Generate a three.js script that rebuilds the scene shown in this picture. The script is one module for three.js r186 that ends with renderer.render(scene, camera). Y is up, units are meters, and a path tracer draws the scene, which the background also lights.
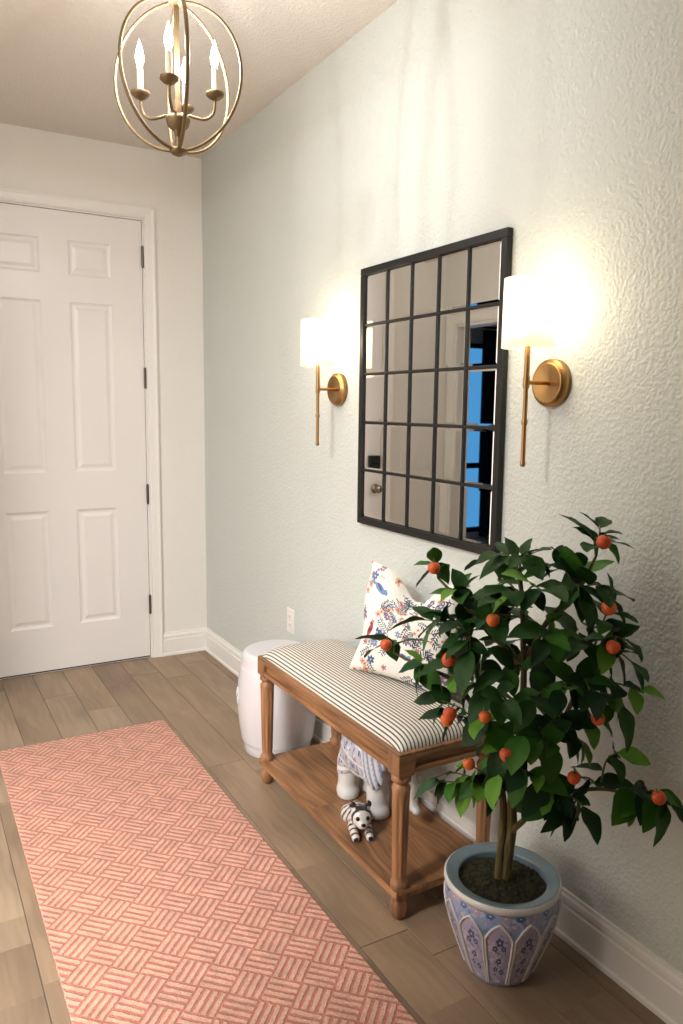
import * as THREE from 'three';
import { RoundedBoxGeometry } from 'three/addons/geometries/RoundedBoxGeometry.js';
import { mergeGeometries, mergeVertices, toCreasedNormals } from 'three/addons/utils/BufferGeometryUtils.js';
import { MarchingCubes } from 'three/addons/objects/MarchingCubes.js';
import { RectAreaLightUniformsLib } from 'three/addons/lights/RectAreaLightUniformsLib.js';

// ------------------------------------------------------------------ camera, sky, exposure
const scene = new THREE.Scene();
const camera = new THREE.PerspectiveCamera(67.36, 683 / 1024, 0.05, 60);
camera.position.set(-1.5354, 1.4526, 4.2919);
camera.rotation.order = 'YXZ';
camera.rotation.set(-0.1347, -0.5204, 0.0122);
camera.updateMatrixWorld();
scene.background = new THREE.Color().setRGB(0.08, 0.34, 0.72);      // clear evening-blue sky, seen through the study window only
const renderer = new THREE.WebGLRenderer();
renderer.toneMapping = THREE.LinearToneMapping;
renderer.toneMappingExposure = 1.08;
renderer.shadowMap.enabled = true;
RectAreaLightUniformsLib.init();
const LAMP = {
  bulb: 0.30, bulbColor: [1, 0.975, 0.95],
  sconce: 0.092, sconceColor: [1, 0.90, 0.68],
  panel: 77, panelColor: [0.98, 0.985, 1],
};

// ------------------------------------------------------------------ helpers
function rng(seed) { let a = seed >>> 0; return () => { a = (a + 0x6D2B79F5) | 0; let t = Math.imul(a ^ (a >>> 15), 1 | a); t = (t + Math.imul(t ^ (t >>> 7), 61 | t)) ^ t; return ((t ^ (t >>> 14)) >>> 0) / 4294967296; }; }
const R0 = rng(11);
const V = (x, y, z) => new THREE.Vector3(x, y, z);
const clamp = (x, a, b) => Math.max(a, Math.min(b, x));
const smooth = (a, b, x) => { const t = clamp((x - a) / (b - a), 0, 1); return t * t * (3 - 2 * t); };
const names = {};
function numbered(n) { names[n] = (names[n] ?? -1) + 1; return names[n] ? `${n}_${String(names[n]).padStart(3, '0')}` : n; }
function add(name, geo, mat, parent) {
  const m = new THREE.Mesh(geo, mat); m.name = name; m.castShadow = m.receiveShadow = true;
  (parent || scene).add(m); return m;
}
function thing(name, label, category, pos = [0, 0, 0], turn = 0, group) {
  const g = new THREE.Group(); g.name = numbered(name); g.position.set(...pos); g.rotation.y = turn;
  g.userData = { label, category }; if (group) g.userData.group = group;
  scene.add(g); return g;
}
function struct(name, geo, mat) {
  if (!geo) { const g = new THREE.Group(); g.name = name; g.userData.kind = 'structure'; scene.add(g); return g; }
  const m = add(name, geo, mat); m.userData.kind = 'structure'; return m;
}
// uv in metres from the dominant axis of each face
function metricUV(g, ou = 0, ov = 0, swap = false) {
  if (g.index) g = g.toNonIndexed();
  g.computeVertexNormals();
  const p = g.attributes.position, n = g.attributes.normal, uv = new Float32Array(p.count * 2);
  for (let i = 0; i < p.count; i += 3) {
    let ax = 0, ay = 0, az = 0;
    for (let k = 0; k < 3; k++) { ax += Math.abs(n.getX(i + k)); ay += Math.abs(n.getY(i + k)); az += Math.abs(n.getZ(i + k)); }
    for (let k = 0; k < 3; k++) {
      const j = i + k, x = p.getX(j), y = p.getY(j), z = p.getZ(j);
      let u, v;
      if (ay >= ax && ay >= az) { u = x; v = z; } else if (ax >= az) { u = y; v = z; } else { u = x; v = y; }
      if (swap) { const t = u; u = v; v = t; }
      uv[j * 2] = u + ou; uv[j * 2 + 1] = v + ov;
    }
  }
  g.setAttribute('uv', new THREE.BufferAttribute(uv, 2));
  return g;
}
function box(x0, x1, y0, y1, z0, z1) { const g = new THREE.BoxGeometry(x1 - x0, y1 - y0, z1 - z0); g.translate((x0 + x1) / 2, (y0 + y1) / 2, (z0 + z1) / 2); return g; }
function rbox(x0, x1, y0, y1, z0, z1, r = 0.003, s = 2) { const g = new RoundedBoxGeometry(x1 - x0, y1 - y0, z1 - z0, s, r); g.translate((x0 + x1) / 2, (y0 + y1) / 2, (z0 + z1) / 2); return g; }
function merge(list) {
  return mergeGeometries(list.map(g => { const h = g.index ? g.toNonIndexed() : g; for (const k of Object.keys(h.attributes)) if (!['position', 'normal', 'uv'].includes(k)) h.deleteAttribute(k); return h; }));
}
function tube(points, r, seg = 24, rad = 8, closed = false) { return new THREE.TubeGeometry(new THREE.CatmullRomCurve3(points, closed), seg, r, rad, closed); }
function lathe(profile, seg = 40) { return new THREE.LatheGeometry(profile.map(([r, y]) => new THREE.Vector2(r, y)), seg); }
function taperTube(points, r0, r1, seg = 12, rad = 7) {
  const c = new THREE.CatmullRomCurve3(points), g = new THREE.TubeGeometry(c, seg, 1, rad, false), p = g.attributes.position;
  const ctr = c.getSpacedPoints(seg);
  for (let i = 0; i <= seg; i++) { const s = r0 + (r1 - r0) * (i / seg); for (let j = 0; j <= rad; j++) { const k = i * (rad + 1) + j; p.setXYZ(k, ctr[i].x + (p.getX(k) - ctr[i].x) * s, ctr[i].y + (p.getY(k) - ctr[i].y) * s, ctr[i].z + (p.getZ(k) - ctr[i].z) * s); } }
  g.computeVertexNormals(); return g;
}
// profile (list of [out, up]) swept along a straight line: a moulding
function moulding(profile, len) { const s = new THREE.Shape(profile.map(([a, b]) => new THREE.Vector2(a, b))); return new THREE.ExtrudeGeometry(s, { depth: len, bevelEnabled: false }); }

// tileable value noise
function noise2(seed, per) {
  const r = rng(seed), g = new Float32Array(per * per); for (let i = 0; i < g.length; i++) g[i] = r();
  return (x, y) => { x = ((x % per) + per) % per; y = ((y % per) + per) % per; const i = Math.floor(x), j = Math.floor(y), a = x - i, b = y - j, u = a * a * (3 - 2 * a), v = b * b * (3 - 2 * b), i1 = (i + 1) % per, j1 = (j + 1) % per; return (g[j * per + i] * (1 - u) + g[j * per + i1] * u) * (1 - v) + (g[j1 * per + i] * (1 - u) + g[j1 * per + i1] * u) * v; };
}
function dataTex(w, h, fn, srgb, rep) {
  const d = new Uint8Array(w * h * 4);
  for (let y = 0; y < h; y++) for (let x = 0; x < w; x++) { const c = fn((x + 0.5) / w, (y + 0.5) / h), i = (y * w + x) * 4; d[i] = clamp(c[0], 0, 255); d[i + 1] = clamp(c[1], 0, 255); d[i + 2] = clamp(c[2], 0, 255); d[i + 3] = 255; }
  const t = new THREE.DataTexture(d, w, h); t.magFilter = THREE.LinearFilter; t.minFilter = THREE.LinearMipmapLinearFilter; t.generateMipmaps = true;
  t.wrapS = t.wrapT = THREE.RepeatWrapping; if (srgb) t.colorSpace = THREE.SRGBColorSpace; if (rep) t.repeat.set(...rep); t.needsUpdate = true; return t;
}
function canvasTex(w, h, draw) {
  const c = document.createElement('canvas'); c.width = w; c.height = h; draw(c.getContext('2d'), w, h);
  const t = new THREE.CanvasTexture(c); t.colorSpace = THREE.SRGBColorSpace; t.wrapS = t.wrapT = THREE.RepeatWrapping; return t;
}
const std = (o) => new THREE.MeshStandardMaterial(o), phys = (o) => new THREE.MeshPhysicalMaterial(o);

// ------------------------------------------------------------------ materials
// orange-peel plaster relief (0.5 m tile)
const peelField = (() => {
  const N = 1024, f = new Float32Array(N * N), r = rng(7);
  for (let k = 0; k < 5200; k++) {
    const cx = r() * N, cy = r() * N, q = 4.5 + r() * 6, h = 0.5 + 0.7 * r(), e = 0.75 + 0.5 * r(), R = Math.ceil(q * 2.2);
    for (let y = -R; y <= R; y++) for (let x = -R; x <= R; x++) { const d = (x * x * e + y * y / e) / (q * q); if (d < 4) f[((Math.floor(cy + y) + N) % N) * N + (Math.floor(cx + x) + N) % N] += h * Math.exp(-d * 1.3); }
  }
  return f;
})();
const peel = dataTex(1024, 1024, (u, v) => { const h = peelField[Math.floor(v * 1024) * 1024 + Math.floor(u * 1024)], k = 255 * (1 - Math.exp(-h * 0.9)); return [k, k, k]; }, false, [2, 2]);
const paint = (c, r = 0.8, bump = 0.0014) => std({ color: c, roughness: r, bumpMap: peel, bumpScale: bump });
const M = {
  wallRight: paint('#d3d7d1', 0.72, 0.0016),
  wallBack: paint('#f1ede6', 0.75, 0.001),
  ceiling: paint('#e6ddd4', 0.9, 0.002),
  trim: std({ color: '#f3efe9', roughness: 0.38 }),
  door: std({ color: '#f1ece8', roughness: 0.3 }),
  dark: std({ color: '#0b0a09', roughness: 0.55 }),
  blackMetal: std({ color: '#1b1917', roughness: 0.42, metalness: 0.3 }),
  hinge: std({ color: '#6d655b', roughness: 0.35, metalness: 0.9 }),
  chrome: std({ color: '#9b948b', roughness: 0.25, metalness: 1 }),
  brass: std({ color: '#ad8757', roughness: 0.38, metalness: 1 }),
  agedBrass: std({ color: '#77654a', roughness: 0.52, metalness: 0.85 }),
  plate: std({ color: '#efece5', roughness: 0.35 }),
  mirror: std({ color: '#f4f4f2', roughness: 0.015, metalness: 1 }),
  ceramic: phys({ color: '#e2e0e2', roughness: 0.28, clearcoat: 0.6, clearcoatRoughness: 0.12 }),
};
// wood-look floor plank: grain along v
const f1 = noise2(21, 16), f2 = noise2(22, 64), f3 = noise2(23, 8), f4 = noise2(24, 128);
const woodTile = (u, v) => {
  const warp = (f3(u * 8, v * 8) - 0.5) * 0.035;
  const g = f1(u * 16 + warp * 16, v * 4), s = f2((u + warp) * 64, v * 8), t = f4((u + warp * 0.4) * 128, v * 8), k = f3(u * 8, v * 4);
  return 0.34 * g + 0.22 * s + 0.18 * t + 0.26 * k;
};
const floorTex = dataTex(1024, 1024, (u, v) => { const k = woodTile(u, v) - 0.5, m = 1 + k * 0.34; return [154 * m, 133 * m, 110 * m]; }, true);
const floorBump = dataTex(512, 512, (u, v) => { const k = 255 * woodTile(u, v); return [k, k, k]; }, false);
M.planks = ['#ffffff', '#f3efec', '#e7e2df', '#fbf5ef'].map(c => std({ color: c, map: floorTex, bumpMap: floorBump, bumpScale: 0.0008, roughness: 0.5 }));
M.grout = std({ color: '#6f6154', roughness: 0.9 });
// bench timber, grain along v
const benchTex = dataTex(512, 1024, (u, v) => {
  const warp = (f3(u * 8, v * 8) - 0.5) * 0.07;
  const r = Math.sin((u + warp) * 6.283 * 7 + f1(u * 16, v * 4) * 5) * 0.5 + 0.5, t = f4((u + warp * 0.4) * 128, v * 8), k = f3(u * 8 + 3, v * 8 + 5);
  const m = 0.76 + 0.10 * r + 0.3 * t + 0.24 * (k - 0.3); return [146 * m, 105 * m, 71 * m];
}, true);
M.bench = std({ map: benchTex, roughness: 0.5, bumpMap: floorBump, bumpScale: 0.0006 });

// ------------------------------------------------------------------ the room
const H = 2.8138, XL = -1.76, ZE = 6.6, WT = 0.12;
const DX0 = -1.258, DX1 = -0.338, DH = 2.445;                         // front door opening
const LZ0 = 0.10, LZ1 = 0.92, LH = 2.01;                              // doorway to the study in the left wall
const SX = -4.8, SZ0 = -2.5, SZ1 = 1.05;                              // study extents
const OZ0 = 1.17, OZ1 = 3.02, OH = 2.7;                                // wide opening to the lit living room, left of the frame
{ // floor of single planks on a bed
  const floor = struct('floor');
  add('floor_bed', box(SX - WT, 0.12, -0.10, -0.0025, SZ0 - WT, ZE + WT), M.grout, floor);
  const pw = 0.155, x0 = -0.372 + 3 * pw;
  const lay = (xa, xb, za, zb, seed) => {
    const r = rng(seed);
    for (let k = 0; k < 60; k++) {
      const xr = Math.min(x0 - k * pw, xb), xl = Math.max(x0 - (k + 1) * pw, xa);
      if (xr - xl < 0.01) continue;
      let z = za - r() * 1.2; const fix = seed === 5 && Math.abs(x0 - k * pw + 1.302) < 0.01;
      if (fix) z = 2.222 - 1.2 * 2;
      for (; z < zb; z += 1.2) {
        const a = Math.max(z, za), b = Math.min(z + 1.2, zb); if (b - a < 0.01) continue;
        const g = metricUV(rbox(xl + 0.0012, xr - 0.0012, -0.012, 0, a + 0.0012, b - 0.0012, 0.0016, 1), r() * 7, r() * 7);
        add('plank', g, M.planks[Math.floor(r() * 4)], floor);
      }
    }
  };
  lay(XL - WT, 0, -0.05, ZE, 5); lay(SX, XL - WT, SZ0, ZE, 6);
}
struct('ceiling', metricUV(box(SX - WT, 0.12, H, H + 0.12, SZ0 - WT, ZE + WT)), M.ceiling);
struct('wall_right', metricUV(box(0, WT, 0, H, -0.14, ZE + WT)), M.wallRight);
function wallWithHole(w, h, holes, depth) {
  const s = new THREE.Shape([[0, 0], [w, 0], [w, h], [0, h]].map(a => new THREE.Vector2(...a)));
  for (const [a, b, c, d] of holes) s.holes.push(new THREE.Path([[a, c], [a, d], [b, d], [b, c]].map(q => new THREE.Vector2(...q))));
  return new THREE.ExtrudeGeometry(s, { depth, bevelEnabled: false });
}
{
  const g = wallWithHole(-XL, H, [[DX0 - XL, DX1 - XL, -0.0, DH]], 0.14); g.translate(XL, 0, -0.14);
  struct('wall_back', metricUV(g), M.wallBack);
  const l = wallWithHole(ZE - SZ0, H, [[LZ0 - SZ0, LZ1 - SZ0, -0.0, LH], [OZ0 - SZ0, OZ1 - SZ0, -0.0, OH]], WT); l.rotateY(-Math.PI / 2); l.translate(XL, 0, SZ0);
  struct('wall_left', metricUV(l), M.wallBack);
  struct('wall_front', metricUV(box(SX, 0, 0, H, ZE, ZE + WT)), M.wallBack);
  // the study beyond the doorway, seen in the mirror
  const s = wallWithHole(XL - WT - SX, H, [[0.5, 1.4, 0.06, 2.18]], WT); s.translate(SX, 0, SZ0 - WT);
  struct('wall_study_back', metricUV(s), M.wallBack);
  struct('wall_study_left', metricUV(box(SX - WT, SX, 0, H, SZ0 - WT, ZE + WT)), M.wallBack);
  struct('wall_study_front', metricUV(box(SX, XL - WT, 0, H, SZ1, SZ1 + WT)), M.wallBack);
  const win = struct('window_1'); win.position.set(SX + 0.5, 0.06, SZ0 - 0.06);
  const W = 0.9, HH = 2.12;
  add('window_frame', merge([box(0, W, 0, 0.05, -0.03, 0.03), box(0, W, HH - 0.05, HH, -0.03, 0.03), box(0, 0.05, 0.05, HH - 0.05, -0.03, 0.03), box(W - 0.05, W, 0.05, HH - 0.05, -0.03, 0.03), box(0.05, W - 0.05, 0.73, 0.79, -0.02, 0.02)]), M.dark, win);
  for (const [a, b] of [[0.05, 0.73], [0.79, HH - 0.05]]) add('pane', box(0.05, W - 0.05, a, b, -0.003, 0.003), phys({ color: '#ffffff', roughness: 0.02, transmission: 1, thickness: 0 }), win);
}
// study curtain, navy folds hanging at the window's left jamb
{
  const t = thing('curtain', 'dark navy curtain beside the study window, seen in the mirror', 'curtain', [-4.43, 0.02, SZ0 + 0.07]);
  const g = new THREE.PlaneGeometry(0.64, 2.3, 60, 2); g.translate(0, 1.15, 0); const p = g.attributes.position;
  for (let i = 0; i < p.count; i++) p.setZ(i, 0.025 * Math.sin(p.getX(i) * 62) + 0.006 * Math.sin(p.getX(i) * 131));
  g.computeVertexNormals(); add('fabric', g, std({ color: '#0f2036', roughness: 0.95, side: THREE.DoubleSide }), t);
  const rod = new THREE.CylinderGeometry(0.012, 0.012, 1.6, 12); rod.rotateZ(Math.PI / 2); rod.translate(0.5, 2.33, 0); add('rod', rod, M.dark, t);
  for (const x of [-0.25, 1.25]) { const b = box(x - 0.01, x + 0.01, 2.32, 2.34, -0.07, 0); add('bracket', b, M.dark, t); }
}
// baseboards: stepped colonial profile (out, up)
const BB = [[0, 0], [0.021, 0], [0.021, 0.012], [0.0155, 0.018], [0.0155, 0.094], [0.0125, 0.098], [0.0125, 0.106], [0.0145, 0.109], [0.0125, 0.121], [0.0075, 0.127], [0.007, 0.1345], [0, 0.1353]];
function baseboard(name, ax, az, bx, bz) {                             // runs a -> b with the room on its left-hand side
  const len = Math.hypot(bx - ax, bz - az), g = moulding(BB, len), m = struct(name, g, M.trim);
  m.position.set(ax, 0, az); m.rotation.y = Math.atan2(bx - ax, bz - az); return m;
}
baseboard('baseboard_right', 0, ZE, 0, 0);
baseboard('baseboard_back', 0, 0, -0.275, 0);
baseboard('baseboard_back_left', -1.321, 0, XL, 0);
baseboard('baseboard_left', XL, OZ1, XL, ZE);
// casings
const CP = [[0, 0], [0.012, 0], [0.014, 0.006], [0.010, 0.012], [0.012, 0.02], [0.016, 0.06], [0.018, 0.066], [0.021, 0.078], [0.021, 0.088], [0, 0.09]];
function casing(name, w, h, cw = 0.09) {                              // three mitred legs around an opening [0,w] x [0,h], face toward +z
  const sc = cw / 0.09, legs = [];
  const path = [[-0.004, 0], [-0.004, h + 0.004], [w + 0.004, h + 0.004], [w + 0.004, 0]], out = [[-1, 0], [-1, 1], [1, 1], [1, 0]];
  const pos = [], idx = [], n = CP.length;
  for (let i = 0; i < 4; i++) for (const [o, a] of CP) pos.push(path[i][0] + out[i][0] * a * sc, path[i][1] + out[i][1] * a * sc, o);
  const uv = new Float32Array(pos.length / 3 * 2);
  for (let i = 0; i < 3; i++) for (let j = 0; j < n; j++) { const a = i * n + j, b = i * n + (j + 1) % n, c = a + n, d = b + n; idx.push(a, b, c, b, d, c); }
  const g0 = new THREE.BufferGeometry(); g0.setAttribute('position', new THREE.Float32BufferAttribute(pos, 3)); g0.setAttribute('uv', new THREE.BufferAttribute(uv, 2)); g0.setIndex(idx);
  const g = g0.toNonIndexed(); g.computeVertexNormals();
  const m = struct(name, g, M.trim); m.material = new THREE.MeshStandardMaterial({ color: '#f3efe9', roughness: 0.38, side: THREE.DoubleSide }); return m;
}
casing('trim_1', DX1 - DX0, DH, 0.06).position.set(DX0, 0, 0);
{ const c = casing('trim_2', LZ1 - LZ0, LH, 0.075); c.position.set(XL, 0, LZ1); c.rotation.y = Math.PI / 2; }
{ // jambs
  const j = [box(DX0, DX0 + 0.003, 0, DH, -0.14, 0), box(DX1 - 0.003, DX1, 0, DH, -0.14, 0), box(DX0, DX1, DH - 0.003, DH, -0.14, 0), box(DX0, DX1, 0, 0.006, -0.14, -0.01)];
  struct('trim_3', merge(j), M.trim);
  const k = [box(XL - WT, XL, 0, LH, LZ0, LZ0 + 0.015), box(XL - WT, XL, 0, LH, LZ1 - 0.015, LZ1), box(XL - WT, XL, LH - 0.015, LH, LZ0 + 0.015, LZ1 - 0.015)];
  const t = struct('trim_4', merge(k), M.trim);
  add('hinge', rbox(XL - 0.075, XL - 0.045, 1.66, 1.76, LZ0 + 0.0152, LZ0 + 0.019, 0.001, 1), M.hinge, t);
}
{ // front door: stiles and rails with six raised panels
  const d = struct('door_1'); d.userData.label = 'white six panel front door'; 
  const x0 = DX0 + 0.006, x1 = DX1 - 0.006, y0 = 0.012, y1 = DH - 0.006, T = 0.044, zf = -0.004;
  const cols = [[-1.089, -0.870], [-0.729, -0.510]], rows = [[0.255, 0.888], [1.094, 1.985], [2.121, 2.298]];
  const s = new THREE.Shape([[x0, y0], [x1, y0], [x1, y1], [x0, y1]].map(a => new THREE.Vector2(...a)));
  for (const [a, b] of cols) for (const [c, e] of rows) s.holes.push(new THREE.Path([[a, c], [a, e], [b, e], [b, c]].map(q => new THREE.Vector2(...q))));
  const g = new THREE.ExtrudeGeometry(s, { depth: T, bevelEnabled: false }); g.translate(0, 0, zf - T); add('slab', g, M.door, d);
  for (const [a, b] of cols) for (const [c, e] of rows) {
    // sticking slopes in, flat groove, then a raised field
    const prof = [[0, 0], [0.003, -0.003], [0.012, -0.008], [0.016, -0.0085], [0.022, -0.0085], [0.040, -0.0022], [0.043, -0.002]];
    const pos = [], idx = [];
    for (const [i, z] of prof) pos.push(a + i, c + i, zf + z, b - i, c + i, zf + z, b - i, e - i, zf + z, a + i, e - i, zf + z);
    for (let k = 0; k < prof.length - 1; k++) for (let q = 0; q < 4; q++) { const A = k * 4 + q, B = k * 4 + (q + 1) % 4; idx.push(A, B, A + 4, B, B + 4, A + 4); }
    const L = (prof.length - 1) * 4; idx.push(L, L + 1, L + 2, L, L + 2, L + 3);
    const n = pos.length / 3; for (let q = 0; q < 4; q++) pos.push(...[[a, c], [b, c], [b, e], [a, e]][q], zf - T); idx.push(n, n + 2, n + 1, n, n + 3, n + 2);
    const pg0 = new THREE.BufferGeometry(); pg0.setAttribute('position', new THREE.Float32BufferAttribute(pos, 3)); pg0.setIndex(idx);
    const pg = pg0.toNonIndexed(); pg.computeVertexNormals(); add('panel', pg, M.door, d);
  }
  for (const y of [2.251, 1.603, 0.956, 0.318]) {
    const h = new THREE.CylinderGeometry(0.0065, 0.0065, 0.1, 12); h.translate(DX1 - 0.004, y, 0.004);
    const hinge = add('hinge', h, M.hinge, d);
    for (const s of [-1, 1]) { const t = new THREE.SphereGeometry(0.006, 10, 8); t.translate(DX1 - 0.004, y + s * 0.052, 0.004); add('finial', t, M.hinge, hinge); }
  }
  const lock = add('smart_lock', rbox(-1.235, -1.155, 1.055, 1.145, zf, zf + 0.03, 0.006), M.blackMetal, d); lock.userData.label = 'black square deadbolt housing';
  const tt = rbox(-1.215, -1.175, 1.094, 1.104, zf + 0.03, zf + 0.045, 0.003); add('thumb_turn', tt, M.blackMetal, lock);
  const kn = lathe([[0, 0.06], [0.018, 0.059], [0.026, 0.05], [0.027, 0.04], [0.02, 0.03], [0.011, 0.024], [0.011, 0.012], [0.03, 0.008], [0.032, 0], [0, 0]], 28); kn.rotateX(Math.PI / 2); kn.translate(-1.196, 0.925, zf);
  const knob = add('knob', kn, M.chrome, d); knob.userData.label = 'satin nickel door knob';
  add('sweep', box(x0, x1, 0.004, 0.014, zf - T, zf - 0.004), M.dark, d);
}
// switch bank left of the front door (seen in the mirror)
{
  const t = thing('light_switch_plate', 'wide white switch plate with five rockers, reflected in the mirror', 'light switch', [-1.54, 1.105, 0]);
  add('plate', rbox(-0.125, 0.125, -0.057, 0.057, 0, 0.006, 0.003), M.plate, t);
  for (let k = -2; k <= 2; k++) add('rocker', rbox(k * 0.046 - 0.016, k * 0.046 + 0.016, -0.033, 0.033, 0.005, 0.010, 0.002), M.plate, t);
}
// wall outlet
{
  const t = thing('wall_outlet', 'white duplex outlet plate low on wall above garden stool', 'outlet', [0, 0.465, 1.155]);
  add('plate', rbox(-0.006, 0, -0.058, 0.058, -0.036, 0.036, 0.0025), M.plate, t);
  for (const y of [-0.02, 0.02]) { const s = add('socket', rbox(-0.0085, -0.005, y - 0.014, y + 0.014, -0.017, 0.017, 0.0015), M.plate, t); for (const z of [-0.006, 0.006]) add('slot', box(-0.0088, -0.008, y - 0.005, y + 0.005, z - 0.001, z + 0.001), M.dark, s); }
}
// flush ceiling panel that lights the living room left of the hall
{
  const t = thing('ceiling_panel_light', 'square white flush ceiling light in the living room', 'ceiling light', [-3.1, H, 3.4]);
  add('frame', merge([rbox(-0.48, 0.48, -0.03, 0, -0.48, -0.45, 0.003), rbox(-0.48, 0.48, -0.03, 0, 0.45, 0.48, 0.003), rbox(-0.48, -0.45, -0.03, 0, -0.45, 0.45, 0.003), rbox(0.45, 0.48, -0.03, 0, -0.45, 0.45, 0.003)]), M.trim, t);
  add('diffuser', box(-0.45, 0.45, -0.022, -0.002, -0.45, 0.45), std({ color: '#ffffff', emissive: new THREE.Color().setRGB(...LAMP.panelColor), emissiveIntensity: 2 }), t);
  const a = new THREE.RectAreaLight(new THREE.Color().setRGB(...LAMP.panelColor), LAMP.panel, 0.9, 0.9); a.name = 'panel_light'; a.position.set(0, -0.034, 0); a.rotation.x = -Math.PI / 2; t.add(a);
}

// ------------------------------------------------------------------ runner rug: coral and cream basketweave on the diagonal
{
  const b = 0.0825, tile = b * Math.SQRT2, reps = 4, q1 = noise2(41, 256), q2 = noise2(42, 16), q3 = noise2(43, 64);
  const weave = (u, v) => {
    const x = u * tile * reps, z = v * tile * reps, p = (x + z) / Math.SQRT2, q = (x - z) / Math.SQRT2;
    const i = Math.floor(p / b), j = Math.floor(q / b), fp = p / b - i, fq = q / b - j, odd = ((i + j) % 2 + 2) % 2;
    const a = odd ? fp : fq, l = odd ? fq : fp;                        // a: across the four bars, l: along them
    const s = Math.abs(((a * 4) % 1) - 0.5) * 2, wob = (q3(u * 64, v * 64) - 0.5) * 0.22, along = Math.min(l, 1 - l);
    return smooth(0.70, 0.48, s + wob) * smooth(0.015, 0.045, along + wob * 0.02);
  };
  const rugTex = dataTex(1024, 1024, (u, v) => {
    const w = weave(u, v), n = q1(u * 256, v * 256), m = q2(u * 16, v * 16), f = 0.84 + 0.22 * n + 0.10 * m;
    return [(196 + (218 - 196) * w) * f, (127 + (173 - 127) * w) * f, (110 + (152 - 110) * w) * f];
  }, true, [1 / (tile * reps), 1 / (tile * reps)]);
  const rugBump = dataTex(1024, 1024, (u, v) => { const k = 255 * clamp(0.62 * weave(u, v) + 0.38 * q1(u * 256, v * 256), 0, 1); return [k, k, k]; }, false, [1 / (tile * reps), 1 / (tile * reps)]);
  const t = thing('runner_rug', 'coral pink runner rug with cream basketweave stripes on wood floor', 'rug');
  const x0 = -1.262, x1 = -0.548, z0 = 0.932, z1 = 3.75, r = 0.03, s = new THREE.Shape();
  s.moveTo(x0 + r, z0); s.lineTo(x1 - r, z0); s.quadraticCurveTo(x1, z0, x1, z0 + r); s.lineTo(x1, z1 - r); s.quadraticCurveTo(x1, z1, x1 - r, z1); s.lineTo(x0 + r, z1); s.quadraticCurveTo(x0, z1, x0, z1 - r); s.lineTo(x0, z0 + r); s.quadraticCurveTo(x0, z0, x0 + r, z0);
  const g = new THREE.ExtrudeGeometry(s, { depth: 0.004, bevelEnabled: true, bevelThickness: 0.0025, bevelSize: 0.003, bevelOffset: -0.003, bevelSegments: 2, curveSegments: 6 });
  g.rotateX(Math.PI / 2); g.translate(0, 0.0067, 0);
  add('pile', metricUV(g, 0.0303, -0.0338), std({ map: rugTex, bumpMap: rugBump, bumpScale: 0.004, roughness: 0.95 }), t);
}

// ------------------------------------------------------------------ mirror: black frame, 5 x 5 bevelled panes
{
  const y0 = 1.015, y1 = 1.962, z0 = 1.774, z1 = 2.573, t = thing('wall_mirror', 'large black framed wall mirror with twenty five small panes', 'mirror', [0, 0, 0]);
  const fw = 0.026, xb = -0.002, xf = -0.024;
  for (const [a, b, c, d, n] of [[y0, y0 + fw, z0, z1, 0], [y1 - fw, y1, z0, z1, 0], [y0 + fw, y1 - fw, z0, z0 + fw, 1], [y0 + fw, y1 - fw, z1 - fw, z1, 1]]) add('frame_rail', rbox(xf, xb, a, b, c, d, 0.003), M.dark, t);
  add('backing', box(-0.010, xb, y0 + fw - 0.004, y1 - fw + 0.004, z0 + fw - 0.004, z1 - fw + 0.004), M.dark, t);
  const N = 5, iy0 = y0 + fw, iy1 = y1 - fw, iz0 = z0 + fw, iz1 = z1 - fw, ph = (iy1 - iy0) / N, pz = (iz1 - iz0) / N, mw = 0.0095;
  for (let k = 1; k < N; k++) {
    add('muntin', rbox(-0.021, -0.010, iy0, iy1, iz0 + k * pz - mw / 2, iz0 + k * pz + mw / 2, 0.0025), M.dark, t);
    add('muntin', rbox(-0.0205, -0.010, iy0 + k * ph - mw / 2, iy0 + k * ph + mw / 2, iz0, iz1, 0.0025), M.dark, t);
  }
  // one pane: flat centre with a bevelled border
  const hw = (pz - 0.002) / 2, hh = (ph - 0.002) / 2, bv = 0.011, zc = 0.005, ze = 0.0035;
  const pos = [], idx = [0, 1, 2, 0, 2, 3]; for (const [i, z] of [[bv, zc], [0, ze], [0, 0]]) pos.push(-hw + i, -hh + i, z, hw - i, -hh + i, z, hw - i, hh - i, z, -hw + i, hh - i, z);
  for (let k = 0; k < 2; k++) for (let q = 0; q < 4; q++) { const A = k * 4 + q, B = k * 4 + (q + 1) % 4; idx.push(A, A + 4, B, B, A + 4, B + 4); } idx.push(8, 10, 9, 8, 11, 10);
  const g0 = new THREE.BufferGeometry(); g0.setAttribute('position', new THREE.Float32BufferAttribute(pos, 3)); g0.setIndex(idx); const pg = g0.toNonIndexed(); pg.computeVertexNormals();
  const r = rng(77);
  for (let i = 0; i < N; i++) for (let j = 0; j < N; j++) {
    const m = add('pane', pg, M.mirror, t); m.position.set(-0.0105, iy0 + (i + 0.5) * ph, iz0 + (j + 0.5) * pz);
    m.rotation.set((r() - 0.5) * 0.004, -Math.PI / 2 + (r() - 0.5) * 0.006, 0);
  }
}

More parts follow.
